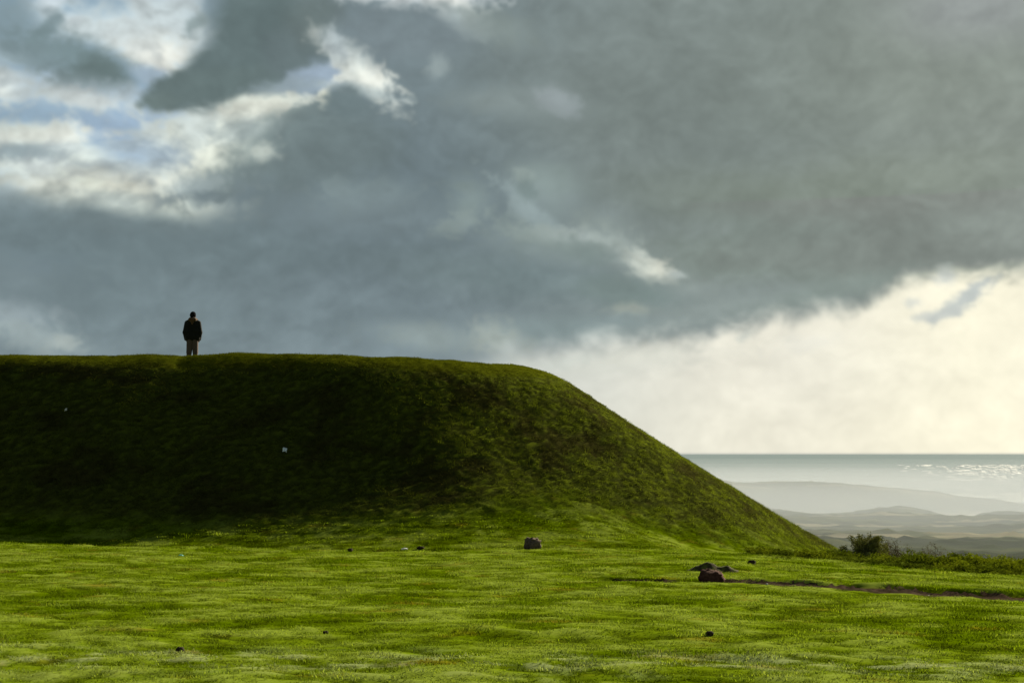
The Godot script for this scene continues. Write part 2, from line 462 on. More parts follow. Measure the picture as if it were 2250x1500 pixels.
func mound_polar(x: float, z: float) -> Vector2:
	var ox := maxf(0.0, x - SPINE_X)
	var oz := z - SPINE_Z
	var d := sqrt(ox * ox + oz * oz)
	var phi := atan2(ox, oz)
	var along := phi * 9.0 if x > SPINE_X else x - SPINE_X
	return Vector2(d, along)


func mound_raw(x: float, z: float) -> float:
	var q := mound_polar(x, z)
	var d := q.x + 0.38 * n_low.get_noise_2d(x * 0.13, z * 0.13 + 40.0) * smoothstep(2.0, 6.0, q.x)
	var right := sin(clampf(q.y / 9.0, 0.0, PI * 0.5))
	var tang := lerpf(0.71, 0.655, right)
	var w := lerpf(0.55, 0.38, right)
	var u := (d - CREST_R) / w
	var fall := w * log(1.0 + exp(u)) if u < 20.0 else d - CREST_R
	var y := mound_top(x) - tang * fall
	y -= 0.37 * smoothstep(4.6, 2.6, d)
	# the little worn gap in the rim beside the walker
	y -= 0.04 * exp(-pow((x + 9.55 - 0.25 * (d - CREST_R)) / 0.34, 2.0)) * smoothstep(6.6, 5.3, d) * smoothstep(3.0, 4.6, d)
	return y


func smooth_max(a: float, b: float, k: float) -> float:
	var h := clampf(0.5 + 0.5 * (a - b) / k, 0.0, 1.0)
	return lerpf(b, a, h) + k * h * (1.0 - h)


func mound_height(x: float, z: float) -> float:
	var s := mound_raw(x, z)
	var g := land(x, z)
	var flare := lerpf(1.0, 2.3, smoothstep(-7.0, 0.0, x))
	var y := smooth_max(s, g, flare)
	var on := smoothstep(-0.9, 0.6, s - g)
	var q := mound_polar(x, z)
	var slope := smoothstep(4.7, 6.2, q.x)
	var lumps := n_mid.get_noise_2d(q.y * 1.1 + 0.5 * q.x, q.x * 1.5)
	lumps = 0.030 * lumps + 0.030 * n_fine.get_noise_2d(q.y * 3.2 + 1.6 * q.x, q.x * 5.2) + 0.02 * n_fine.get_noise_2d(x * 6.0, z * 6.0)
	y += lumps * on * (0.3 + 0.7 * slope)
	y += (0.06 * n_low.get_noise_2d(x * 0.22, z * 0.3) + 0.035 * n_mid.get_noise_2d(x * 0.75, z)) * (1.0 - slope) * on
	y -= 0.10 * (1.0 - smoothstep(-flare, -0.6 * flare, s - g))
	return y


func top_height(x: float, z: float) -> float:
	return maxf(mound_height(x, z), ground_height(x, z))


# ---------------------------------------------------------------- meshes and materials

func colour_material(rough := 0.9, spec := 0.3) -> StandardMaterial3D:
	var m := StandardMaterial3D.new()
	m.vertex_color_use_as_albedo = true
	m.roughness = rough
	m.metallic_specular = spec
	return m


func plain_material(c: Color, rough := 0.9, spec := 0.3) -> StandardMaterial3D:
	var m := StandardMaterial3D.new()
	m.albedo_color = c.linear_to_srgb()
	m.roughness = rough
	m.metallic_specular = spec
	return m


func put(called: String, mesh: Mesh, m: Material, parent: Node = self) -> MeshInstance3D:
	var o := MeshInstance3D.new()
	o.mesh = mesh
	if m:
		o.material_override = m
	if parent == self:
		add_top(o, called)
	else:
		o.name = called
		parent.add_child(o, true)
	return o


func add_top(o: Node3D, called: String) -> void:
	var k: int = used.get(called, 0)
	used[called] = k + 1
	o.name = called if k == 0 else "%s_%03d" % [called, k]
	add_child(o, true)


func tag(o: Node, label: String, category: String, group := "", kind := "") -> void:
	if label:
		o.set_meta("label", label)
	if category:
		o.set_meta("category", category)
	if group:
		o.set_meta("group", group)
	if kind:
		o.set_meta("kind", kind)


func spread(marks: Array) -> PackedFloat32Array:
	# marks: [from, step, to, step, to, ...]
	var a := PackedFloat32Array()
	var at: float = marks[0]
	for i in range(1, marks.size() - 1, 2):
		var to: float = marks[i + 1]
		var n := maxi(1, int(round(absf(to - at) / marks[i])))
		for k in n:
			a.append(lerpf(at, to, float(k) / n))
		at = to
	a.append(at)
	return a


func sheet(kind: String, xs: PackedFloat32Array, zs: PackedFloat32Array) -> ArrayMesh:
	var nx := xs.size()
	var nz := zs.size()
	var v := PackedVector3Array()
	var n := PackedVector3Array()
	var c := PackedColorArray()
	v.resize(nx * nz)
	n.resize(nx * nz)
	c.resize(nx * nz)
	for j in nz:
		for i in nx:
			var x := xs[i]
			var z := zs[j]
			var y := 0.0
			match kind:
				"ground": y = ground_height(x, z)
				"mound": y = mound_height(x, z)
				"coast": y = land(x, z) + scrub(x, z, -z) - 0.05
			v[j * nx + i] = Vector3(x, y, z)
	for j in nz:
		for i in nx:
			var a := v[j * nx + mini(i + 1, nx - 1)] - v[j * nx + maxi(i - 1, 0)]
			var b := v[mini(j + 1, nz - 1) * nx + i] - v[maxi(j - 1, 0) * nx + i]
			var m := a.cross(b).normalized()
			n[j * nx + i] = -m if m.y < 0.0 else m
			var p := v[j * nx + i]
			match kind:
				"ground": c[j * nx + i] = lawn_colour(p.x, p.z) * 0.85
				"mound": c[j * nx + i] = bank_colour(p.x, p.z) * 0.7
				"coast": c[j * nx + i] = coast_colour(p)
	var f := PackedInt32Array()
	f.resize((nx - 1) * (nz - 1) * 6)
	var k := 0
	for j in nz - 1:
		for i in nx - 1:
			var q := j * nx + i
			for e in ([q, q + 1, q + nx, q + 1, q + nx + 1, q + nx] if zs[1] > zs[0] else [q, q + nx, q + 1, q + 1, q + nx, q + nx + 1]):
				f[k] = e
				k += 1
	var arrays := []
	arrays.resize(Mesh.ARRAY_MAX)
	arrays[Mesh.ARRAY_VERTEX] = v
	arrays[Mesh.ARRAY_NORMAL] = n
	arrays[Mesh.ARRAY_COLOR] = c
	arrays[Mesh.ARRAY_INDEX] = f
	var mesh := ArrayMesh.new()
	mesh.add_surface_from_arrays(Mesh.PRIMITIVE_TRIANGLES, arrays)
	return mesh


func lawn_colour(x: float, z: float) -> Color:
	var a := n_patch.get_noise_2d(x * 0.30, z * 0.42)
	var b := n_mid.get_noise_2d(x * 0.9 + 50.0, z * 1.7)
	var e := n_fine.get_noise_2d(x * 2.3, z * 3.0)
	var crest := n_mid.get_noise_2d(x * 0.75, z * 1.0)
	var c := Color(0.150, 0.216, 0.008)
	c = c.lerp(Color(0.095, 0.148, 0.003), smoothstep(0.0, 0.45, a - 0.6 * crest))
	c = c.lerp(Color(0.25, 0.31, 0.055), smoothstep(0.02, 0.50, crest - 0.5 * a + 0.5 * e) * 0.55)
	c = c.lerp(Color(0.20, 0.155, 0.015), smoothstep(0.42, 0.62, n_patch.get_noise_2d(x * 0.8 + 9.0, z * 1.2)) * 0.6)
	# a belt of dry bleached grass close to the camera
	var dry := exp(-pow((z + 11.9 - 0.10 * x + 0.3 * a) / 0.75, 2.0)) * smoothstep(0.05, 0.35, b + 0.5 * e)
	c = c.lerp(Color(0.34, 0.38, 0.20), dry * 0.6)
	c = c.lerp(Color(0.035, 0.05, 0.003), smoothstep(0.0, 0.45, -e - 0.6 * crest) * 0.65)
	var t := track_at(x, z)
	c = c.lerp(Color(0.042, 0.026, 0.014), smoothstep(t.y + 0.12, t.y * 0.7, absf(t.x)))
	return c


func bank_colour(x: float, z: float) -> Color:
	var q := mound_polar(x, z)
	var a := n_patch.get_noise_2d(q.y * 0.35 + 0.2 * q.x, q.x * 0.5)
	var b := n_mid.get_noise_2d(q.y * 1.1 + 0.5 * q.x, q.x * 1.5)
	var b2 := n_fine.get_noise_2d(q.y * 3.2 + 1.6 * q.x, q.x * 5.2)
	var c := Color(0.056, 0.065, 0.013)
	c = c.lerp(Color(0.118, 0.148, 0.013), smoothstep(-0.05, 0.45, b2 + 0.3 * a) * lerpf(0.5, 1.0, smoothstep(-6.0, 0.0, x)))  # bright tufts fade leftward, painting the shaded face's darkness into the grass colour
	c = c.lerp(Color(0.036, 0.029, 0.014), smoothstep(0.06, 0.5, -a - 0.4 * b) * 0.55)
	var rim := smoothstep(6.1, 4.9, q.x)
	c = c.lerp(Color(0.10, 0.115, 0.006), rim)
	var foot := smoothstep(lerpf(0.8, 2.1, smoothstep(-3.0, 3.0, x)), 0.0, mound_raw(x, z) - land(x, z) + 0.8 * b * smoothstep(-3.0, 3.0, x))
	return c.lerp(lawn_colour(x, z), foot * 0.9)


func coast_colour(p: Vector3) -> Color:
	var c := Color(0.040, 0.048, 0.028)
	c = c.lerp(Color(0.075, 0.085, 0.045), smoothstep(-0.1, 0.4, n_patch.get_noise_2d(p.x * 0.02, p.z * 0.03)))
	# sandy paths and clearings
	var pale := smoothstep(0.30, 0.42, n_patch.get_noise_2d(p.x * 0.010 + 30.0, p.z * 0.035))
	c = c.lerp(Color(0.24, 0.22, 0.15), pale * 0.8)
	if p.y < -26.6:
		c = c.lerp(Color(0.42, 0.38, 0.28), smoothstep(-26.6, -27.6, p.y))
	return c


func build_land() -> void:
	var soil := colour_material(1.0, 0.0)
	var g := put("ground", sheet("ground", spread([-300, 20, -40, 2, -18, 0.09, 14, 0.5, 24, 4, 60, 20, 300]), spread([150, 15, 4, 0.5, -9, 0.09, -37, 0.4, -46, 2, -72])), soil)
	tag(g, "green lawn ground in front of the grassy mound", "ground", "", "structure")
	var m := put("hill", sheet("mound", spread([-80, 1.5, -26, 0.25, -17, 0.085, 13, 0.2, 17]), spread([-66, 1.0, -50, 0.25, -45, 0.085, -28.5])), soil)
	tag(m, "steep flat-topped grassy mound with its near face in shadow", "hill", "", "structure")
	var zs := PackedFloat32Array()
	var d := 70.0
	while d < 960.0:
		zs.append(-d)
		d *= 1.0075
	var c := put("coast_land", sheet("coast", spread([-500, 25, 0, 1.6, 350, 20, 800]), zs), soil)
	tag(c, "hazy low coast with scrub and a headland beyond the bay", "coast", "", "structure")
	# bare soil of the worn track, laid just above the ground
	var st := SurfaceTool.new()
	st.begin(Mesh.PRIMITIVE_TRIANGLES)
	var rows := 260
	for i in rows:
		for j in 10:
			for e in [[i, j], [i + 1, j], [i, j + 1], [i + 1, j], [i + 1, j + 1], [i, j + 1]]:
				var x: float = lerpf(1.6, 15.0, float(e[0]) / rows)
				var t := track_at(x, 0.0)
				var half: float = t.y * (1.0 + 0.55 * n_fine.get_noise_2d(x * 2.0, 1.0 if e[1] > 5 else 8.0))
				var z: float = -t.x + half * (e[1] / 5.0 - 1.0) - 0.22 * (1.0 - e[1] / 10.0)
				var lift: float = 0.010 - 0.03 * pow(absf(e[1] / 5.0 - 1.0), 3.0)
				var k := n_fine.get_noise_2d(x * 5.0, z * 7.0)
				st.set_color(Color(0.034, 0.024, 0.017).lerp(Color(0.072, 0.052, 0.038), smoothstep(-0.1, 0.5, k)))
				st.set_smooth_group(0)
				st.add_vertex(Vector3(x, ground_height(x, z) + lift + 0.012 * n_fine.get_noise_2d(x * 9.0, z * 9.0), z))
	st.index()
	st.generate_normals()
	var tr := put("dirt_track", st.commit(), soil)
	tag(tr, "worn strip of bare dark brown soil across the lawn at right", "track", "", "structure")


func build_sea() -> void:
	var noise := FastNoiseLite.new()
	setup_noise(noise, 5, 0.012, 4)
	var nt := NoiseTexture2D.new()
	nt.width = 512
	nt.height = 512
	nt.seamless = true
	nt.as_normal_map = true
	nt.bump_strength = 10.0
	nt.noise = noise
	var m := StandardMaterial3D.new()
	m.albedo_color = Color(0.18, 0.235, 0.255).linear_to_srgb()
	m.roughness = 0.6
	m.metallic_specular = 0.08
	m.normal_enabled = true
	m.normal_texture = nt
	m.normal_scale = 0.5
	m.uv1_triplanar = true
	m.uv1_world_triplanar = true
	m.uv1_scale = Vector3(1.0 / 70.0, 1.0 / 70.0, 1.0 / 34.0)
	var st := SurfaceTool.new()
	st.begin(Mesh.PRIMITIVE_TRIANGLES)
	var zs := [-425.0, -900.0, -2000.0, -5000.0, -12000.0, -30000.0, -70000.0]
	var xs := [-60000.0, -20000.0, -5000.0, -1000.0, 0.0, 1000.0, 5000.0, 20000.0, 60000.0]
	for j in zs.size() - 1:
		for i in xs.size() - 1:
			for e in [[i, j], [i, j + 1], [i + 1, j], [i + 1, j], [i, j + 1], [i + 1, j + 1]]:
				st.set_normal(Vector3.UP)
				st.add_vertex(Vector3(xs[e[0]], SEA_Y, zs[e[1]]))
	var sea := put("sea", st.commit(), m)
	tag(sea, "grey sea reaching the horizon", "sea", "", "structure")
	# far sun glints painted as white crests, breaking waves, foam at the shore
	var foam := SurfaceTool.new()
	foam.begin(Mesh.PRIMITIVE_TRIANGLES)
	for i in 420:
		var d := rng.randf_range(1700.0, 3800.0)
		var s := 0.40 - 0.13 * pow(rng.randf(), 1.6) * (0.5 + 0.5 * rng.randf())
		crest_or_glint(foam, s * d, -d, rng.randf_range(2.5, 11.0) * d / 2500.0, rng.randf_range(1.0, 2.8))
	for i in 40:
		var d := rng.randf_range(1100.0, 1700.0)
		crest_or_glint(foam, rng.randf_range(0.20, 0.40) * d, -d, rng.randf_range(6.0, 22.0), rng.randf_range(0.5, 1.1))
	for i in 150:
		var d := rng.randf_range(890.0, 1080.0)
		crest_or_glint(foam, rng.randf_range(0.17, 0.44) * d, -d, rng.randf_range(6.0, 26.0), rng.randf_range(0.5, 1.2), 3.5)
	for i in 26:
		var x := rng.randf_range(190.0, 235.0)
		crest_or_glint(foam, x, -rng.randf_range(640.0, 672.0), rng.randf_range(4.0, 12.0), rng.randf_range(0.3, 0.7), 2.0)
	foam.generate_normals()
	var surf := put("surf", foam.commit(), plain_material(Color(0.85, 0.86, 0.84), 0.7))
	tag(surf, "breaking waves along the shore, and sun glints far out modelled as white crests", "surf", "", "stuff")


func crest_or_glint(st: SurfaceTool, x: float, z: float, half: float, high: float, apron := 1.0) -> void:
	var n := 9
	var bend := rng.randf_range(-0.2, 0.2)
	var ring := []
	for i in n + 1:
		var u := 2.0 * i / n - 1.0
		var k := (1.0 - u * u) * (0.55 + 0.45 * rng.randf())
		var px := x + u * half
		var pz := z + bend * u * half + 1.5 * rng.randf_range(-1.0, 1.0)
		ring.append([Vector3(px, SEA_Y - 0.05, pz + 2.2 * k * high * apron), Vector3(px, SEA_Y + high * k, pz), Vector3(px, SEA_Y - 0.05, pz - 3.5 * k * high * apron)])
	for i in n:
		for j in 2:
			for e in [[i, j], [i + 1, j], [i, j + 1], [i + 1, j], [i + 1, j + 1], [i, j + 1]]:
				st.add_vertex(ring[e[0]][e[1]])


# ---------------------------------------------------------------- grass and plants

func tuft(count: int, radius: float, low: float, high: float, wide: float, lean: float) -> ArrayMesh:
	var v := PackedVector3Array()
	var n := PackedVector3Array()
	var f := PackedInt32Array()
	for i in count:
		var a := rng.randf() * TAU
		var r := radius * sqrt(rng.randf())
		var base := Vector3(cos(a) * r, -0.01, sin(a) * r)
		var h := rng.randf_range(low, high)
		var turn := rng.randf() * TAU
		var side := Vector3(cos(turn), 0, sin(turn)) * wide * rng.randf_range(0.6, 1.2)
		var out := Vector3(cos(turn + 1.57), 0, sin(turn + 1.57)) * h * lean * rng.randf_range(0.3, 1.3)
		var mid := base + Vector3(0, h * 0.6, 0) + out * 0.35
		var tip := base + Vector3(0, h * rng.randf_range(0.8, 1.0), 0) + out
		var face := side.cross(mid - base).normalized()
		var top_face := side.cross(tip - mid).normalized()
		var k := v.size()
		face = (face * (1.0 if face.y > 0.0 else -1.0) * 0.5 + Vector3.UP * 0.8).normalized()
		top_face = (top_face * (1.0 if top_face.y > 0.0 else -1.0) * 0.5 + Vector3.UP * 0.8).normalized()
		v.append_array([base - side * 0.5, base + side * 0.5, mid - side * 0.4, mid + side * 0.4, tip])
		n.append_array([face, face, (face + top_face).normalized(), (face + top_face).normalized(), top_face])
		f.append_array([k, k + 1, k + 2, k + 1, k + 3, k + 2, k + 2, k + 3, k + 4])
	var arrays := []
	arrays.resize(Mesh.ARRAY_MAX)
	arrays[Mesh.ARRAY_VERTEX] = v
	arrays[Mesh.ARRAY_NORMAL] = n
	arrays[Mesh.ARRAY_INDEX] = f
	var mesh := ArrayMesh.new()
	mesh.add_surface_from_arrays(Mesh.PRIMITIVE_TRIANGLES, arrays)
	return mesh


func leaf_material(rough := 0.6, through := 1.0) -> StandardMaterial3D:
	var m := StandardMaterial3D.new()
	m.vertex_color_use_as_albedo = true
	m.roughness = rough
	m.specular_mode = BaseMaterial3D.SPECULAR_DISABLED
	m.cull_mode = BaseMaterial3D.CULL_DISABLED
	m.backlight_enabled = true
	m.backlight = Color(through, through, through * 0.7)
	return m


func scatter(called: String, mesh: Mesh, m: Material, where: Array, tint: PackedColorArray) -> MultiMeshInstance3D:
	var mm := MultiMesh.new()
	mm.transform_format = MultiMesh.TRANSFORM_3D
	mm.use_colors = true
	mm.mesh = mesh
	mm.instance_count = where.size()
	for i in where.size():
		mm.set_instance_transform(i, where[i])
		mm.set_instance_color(i, tint[i])
	var o := MultiMeshInstance3D.new()
	o.multimesh = mm
	o.material_override = m
	add_top(o, called)
	return o


func upright(at: Vector3, up: Vector3, size: float, tall: float) -> Transform3D:
	var turn := Basis(Vector3.UP, rng.randf() * TAU)
	var axis := Vector3.UP.cross(up)
	var tilt := Basis(axis.normalized(), Vector3.UP.angle_to(up)) if axis.length() > 0.01 else Basis()
	return Transform3D(tilt * turn * Basis.from_scale(Vector3(size, size * tall, size)), at)


func build_grass() -> void:
	var m := leaf_material()
	var short := [tuft(46, 0.17, 0.014, 0.034, 0.008, 1.6), tuft(46, 0.17, 0.012, 0.030, 0.008, 2.0)]
	var where := [[], []]
	var tint := [PackedColorArray(), PackedColorArray()]
	var z := -8.6
	while z > -38.0:
		var gap := 0.105 + 0.0030 * (-z - 8.6)
		var edge := -z * 0.40 + 1.5
		var x := -edge
		while x < edge:
			var px := x + rng.randf_range(-1.0, 1.0) * gap
			var pz := z + rng.randf_range(-1.2, 1.2) * gap
			x += gap
			if pz < brink(px) - 3.0:
				continue
			if mound_raw(px, pz) - land(px, pz) > 0.1 + 0.3 * rng.randf():
				continue
			var t := track_at(px, pz)
			if absf(t.x) < t.y + 0.12 + 0.18 * n_fine.get_noise_2d(px * 2.0, 3.0) and rng.randf() < 0.96:
				continue
			var y := top_height(px, pz)
			var k := rng.randi() % 2
			var tall := 0.85 + 0.9 * n_mid.get_noise_2d(px * 1.3, pz * 1.3) + 0.4 * smoothstep(0.1, 0.5, n_patch.get_noise_2d(px * 0.30, pz * 0.42))
			if t.x > 0.0 and t.x < t.y + 0.8:
				tall *= 0.3
			var c := lawn_colour(px, pz) * rng.randf_range(0.6, 1.4)
			where[k].append(upright(Vector3(px, y, pz), Vector3.UP, rng.randf_range(0.85, 1.2) * (gap / 0.125), clampf(tall, 0.25, 1.9)))
			tint[k].append(c)
		z -= gap
	for k in 2:
		var o := scatter("lawn_grass", short[k], m, where[k], tint[k])
		tag(o, "short bright green grass growing all over the lawn", "grass", "lawn grass", "stuff")
	# coarser, longer grass on the bank
	var long := [tuft(34, 0.15, 0.03, 0.075, 0.009, 1.2), tuft(30, 0.13, 0.035, 0.09, 0.009, 1.4)]
	where = [[], []]
	tint = [PackedColorArray(), PackedColorArray()]
	z = -29.0
	while z > -52.0:
		var x := -21.0
		var gap := 0.15 if z > -44.0 else 0.24
		while x < 13.0:
			var px := x + rng.randf_range(-0.6, 0.6) * gap
			var pz := z + rng.randf_range(-0.6, 0.6) * gap
			x += gap
			var over := mound_raw(px, pz) - land(px, pz)
			if over < 0.0:
				continue
			var q := mound_polar(px, pz)
			var y := mound_height(px, pz)
			var up := Vector3(y - mound_height(px + 0.3, pz), 0.3, y - mound_height(px, pz + 0.3)).normalized()
			var k := rng.randi() % 2
			var tall := 0.65 + 0.6 * n_fine.get_noise_2d(q.y * 3.2 + 1.6 * q.x, q.x * 5.2)
			tall *= lerpf(0.45, 1.0, smoothstep(5.0, 6.3, q.x)) * lerpf(0.5, 1.0, smoothstep(0.2, 1.6, over))
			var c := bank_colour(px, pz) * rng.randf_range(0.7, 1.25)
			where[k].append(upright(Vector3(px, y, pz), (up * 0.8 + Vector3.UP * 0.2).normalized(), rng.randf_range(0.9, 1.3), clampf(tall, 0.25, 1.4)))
			tint[k].append(c)
		z -= gap
	for k in 2:
		var o := scatter("bank_grass", long[k], m, where[k], tint[k])
		tag(o, "coarse dark olive grass covering the mound", "grass", "mound grass", "stuff")


func add_leaf(st: SurfaceTool, at: Vector3, along: Vector3, long: float, wide: float) -> void:
	var side := along.cross(Vector3(rng.randf_range(-1, 1), rng.randf_range(-1, 1), rng.randf_range(-1, 1))).normalized() * wide * 0.5
	var n := side.cross(along).normalized()
	var mid := at + along * long * 0.5 + n * wide * 0.15
	var tip := at + along * long
	for p in [at, mid - side, tip, at, tip, mid + side]:
		st.set_normal(n)
		st.add_vertex(p)


func add_stem(st: SurfaceTool, a: Vector3, b: Vector3, ra: float, rb: float, sides := 5) -> void:
	var dir := (b - a).normalized()
	var s := dir.cross(Vector3(0.3, 0.9, 0.31)).normalized()
	var t := dir.cross(s)
	for i in sides:
		var u := TAU * i / sides
		var w := TAU * (i + 1) / sides
		var nu := s * cos(u) + t * sin(u)
		var nw := s * cos(w) + t * sin(w)
		for e in [[a + nu * ra, nu], [b + nu * rb, nu], [a + nw * ra, nw], [a + nw * ra, nw], [b + nu * rb, nu], [b + nw * rb, nw]]:
			st.set_normal(e[1])
			st.add_vertex(e[0])


func shrub(called: String, label: String, at: Vector3, wide: float, high: float, leaves: int, leaf: float, tone: Color, group := "") -> void:
	var root := Node3D.new()
	add_top(root, called)
	root.position = at
	tag(root, label, "shrub", group)
	var wood := SurfaceTool.new()
	wood.begin(Mesh.PRIMITIVE_TRIANGLES)
	var ends := []
	for i in 11:
		var a := TAU * (i + rng.randf() * 0.7) / 11.0
		var out := rng.randf_range(0.3, 1.0)
		var base := Vector3(cos(a), 0, sin(a)) * wide * 0.06
		var fork := Vector3(cos(a) * out * wide * 0.26, high * rng.randf_range(0.3, 0.45), sin(a) * out * wide * 0.26)
		add_stem(wood, base - Vector3(0, 0.1, 0), fork, 0.022, 0.014)
		for k in 6:
			var b := a + rng.randf_range(-0.9, 0.9)
			var r := out * wide * 0.5 * rng.randf_range(0.6, 1.05)
			var tip := Vector3(cos(b) * r, high * (sqrt(maxf(0.0, 1.0 - pow(r / (wide * 0.56), 2.0))) * rng.randf_range(0.5, 1.05) + 0.05), sin(b) * r)
			var half := fork.lerp(tip, 0.5) + Vector3(rng.randf_range(-1, 1), rng.randf_range(0, 1), rng.randf_range(-1, 1)) * 0.05
			add_stem(wood, fork, half, 0.012, 0.008, 4)
			add_stem(wood, half, tip, 0.008, 0.003, 4)
			ends.append([fork, half, tip])
			for s in 5:
				var from := half.lerp(tip, rng.randf())
				var to := from + Vector3(rng.randf_range(-1, 1), rng.randf_range(-0.2, 1.0), rng.randf_range(-1, 1)).normalized() * high * 0.13
				add_stem(wood, from, to, 0.004, 0.002, 3)
				ends.append([from, from.lerp(to, 0.5), to])
	put("branches", wood.commit(), plain_material(Color(0.055, 0.042, 0.03)), root)
	var st := SurfaceTool.new()
	st.begin(Mesh.PRIMITIVE_TRIANGLES)
	for i in leaves:
		var e: Array = ends[rng.randi() % ends.size()]
		var p: Vector3 = (e[1] as Vector3).lerp(e[2], rng.randf()) + Vector3(rng.randf_range(-1, 1), rng.randf_range(-1, 1), rng.randf_range(-1, 1)) * high * 0.05
		st.set_color(tone * rng.randf_range(0.6, 1.35))
		add_leaf(st, p, Vector3(rng.randf_range(-1, 1), rng.randf_range(-0.4, 1.0), rng.randf_range(-1, 1)).normalized(), leaf * rng.randf_range(0.7, 1.3), leaf * 0.5)
	put("foliage", st.commit(), leaf_material(0.6, 0.5), root)


func build_shrubs() -> void:
	shrub("shrub", "rounded leafy green shrub just right of the foot of the mound", Vector3(9.0, land(9.0, -36.5), -36.5), 1.75, 1.06, 17000, 0.05, Color(0.15, 0.155, 0.06))
	shrub("shrub", "brownish half bare shrub touching the right side of the green shrub", Vector3(10.45, land(10.45, -39.5), -39.5), 1.2, 1.36, 4200, 0.040, Color(0.125, 0.105, 0.075))
	shrub("shrub", "low brown twiggy shrub standing alone behind the weeds, right of the taller shrubs", Vector3(12.0, land(12.0, -42.0), -42.0), 2.3, 1.55, 4600, 0.040, Color(0.125, 0.105, 0.07))
	# knee high weeds along the brink of the lawn
	var st := SurfaceTool.new()
	st.begin(Mesh.PRIMITIVE_TRIANGLES)
	for i in 9:
		var a := rng.randf() * TAU
		var base := Vector3(cos(a), 0, sin(a)) * rng.randf_range(0.0, 0.09)
		var tip := base * 2.2 + Vector3(rng.randf_range(-0.05, 0.05), rng.randf_range(0.13, 0.26), rng.randf_range(-0.05, 0.05))
		add_stem(st, base, tip, 0.003, 0.002, 3)
		for k in 12:
			add_leaf(st, base.lerp(tip, rng.randf_range(0.15, 1.0)), Vector3(rng.randf_range(-1, 1), rng.randf_range(-0.1, 0.9), rng.randf_range(-1, 1)).normalized(), rng.randf_range(0.03, 0.07), 0.022)
	var weed := st.commit()
	var where := []
	var tint := PackedColorArray()
	for i in 5200:
		var x := rng.randf_range(5.4, 15.0)
		var z := rng.randf_range(-34.0, -24.5)
		var near := lerpf(-29.5, -26.3, smoothstep(5.5, 11.0, x)) + 0.8 * n_mid.get_noise_2d(x * 0.6, 3.0)
		if z > near or z < brink(x) - 2.2:
			continue
		var thick := n_mid.get_noise_2d(x * 0.7, z * 0.7)
		if thick < -0.05 + 0.4 * rng.randf() - 0.3 * smoothstep(0.0, 2.5, near - z):
			continue
		where.append(upright(Vector3(x, top_height(x, z), z), Vector3.UP, rng.randf_range(0.7, 1.2), rng.randf_range(0.3, 0.62) * clampf(0.75 + 2.0 * n_low.get_noise_2d(x * 0.55, z * 0.55), 0.25, 1.5)))
		tint.append(Color(0.09, 0.12, 0.010).lerp(Color(0.20, 0.24, 0.015), smoothstep(-0.3, 0.4, n_patch.get_noise_2d(x, z))) * rng.randf_range(0.6, 1.2))
	var o := scatter("weeds", weed, leaf_material(0.55, 0.7), where, tint)
	tag(o, "belt of knee high leafy weeds along the brink of the lawn", "weeds", "", "stuff")


# ---------------------------------------------------------------- stones, clods, litter

func lump(size: Vector3, square: float, rough: float, seed_at: float, detail := 14) -> ArrayMesh:
	# a superellipsoid with worn, broken faces; square 1 = round, small = blocky
	var nu := detail * 2
	var v := PackedVector3Array()
	var f := PackedInt32Array()
	for j in detail + 1:
		var b := PI * (float(j) / detail - 0.5)
		for i in nu + 1:
			var a := TAU * float(i % nu) / nu
			var p := Vector3(power(cos(b), square) * power(cos(a), square), power(sin(b), square), power(cos(b), square) * power(sin(a), square))
			var k := 1.0 + rough * n_mid.get_noise_3d(p.x * 1.1 + seed_at, p.y * 1.1, p.z * 1.1) + rough * 0.5 * n_fine.get_noise_3d(p.x * 3.0, p.y * 3.0 + seed_at, p.z * 3.0)
			v.append(p * k * size * 0.5)
	for j in detail:
		for i in nu:
			var q := j * (nu + 1) + i
			f.append_array([q, q + nu + 1, q + 1, q + 1, q + nu + 1, q + nu + 2])
	var st := SurfaceTool.new()
	st.begin(Mesh.PRIMITIVE_TRIANGLES)
	st.set_smooth_group(0)
	for i in f:
		st.add_vertex(v[i])
	st.index()
	st.generate_normals()
	return st.commit()


func power(x: float, e: float) -> float:
	return signf(x) * pow(absf(x), e)


func rocky(a: Color, b: Color, scale: float, s: int) -> StandardMaterial3D:
	var noise := FastNoiseLite.new()
	setup_noise(noise, s, 0.03, 4)
	var ramp := Gradient.new()
	ramp.colors = PackedColorArray([a.linear_to_srgb(), b.linear_to_srgb()])
	ramp.offsets = PackedFloat32Array([0.3, 0.7])
	var t := NoiseTexture2D.new()
	t.width = 256
	t.height = 256
	t.seamless = true
	t.noise = noise
	t.color_ramp = ramp
	var m := StandardMaterial3D.new()
	m.albedo_texture = t
	m.roughness = 0.95
	m.metallic_specular = 0.2
	m.uv1_triplanar = true
	m.uv1_scale = Vector3.ONE * scale
	m.heightmap_enabled = true
	m.heightmap_texture = t
	m.heightmap_scale = 2.0
	return m


func stone(called: String, label: String, category: String, x: float, z: float, size: Vector3, square: float, rough: float, m: Material, turn := Vector3.ZERO, sink := 0.12, group := "") -> void:
	var o := put(called, lump(size, square, rough, x * 3.0), m)
	o.position = Vector3(x, top_height(x, z) + size.y * (0.5 - sink), z)
	o.rotation = turn
	tag(o, label, category, group)


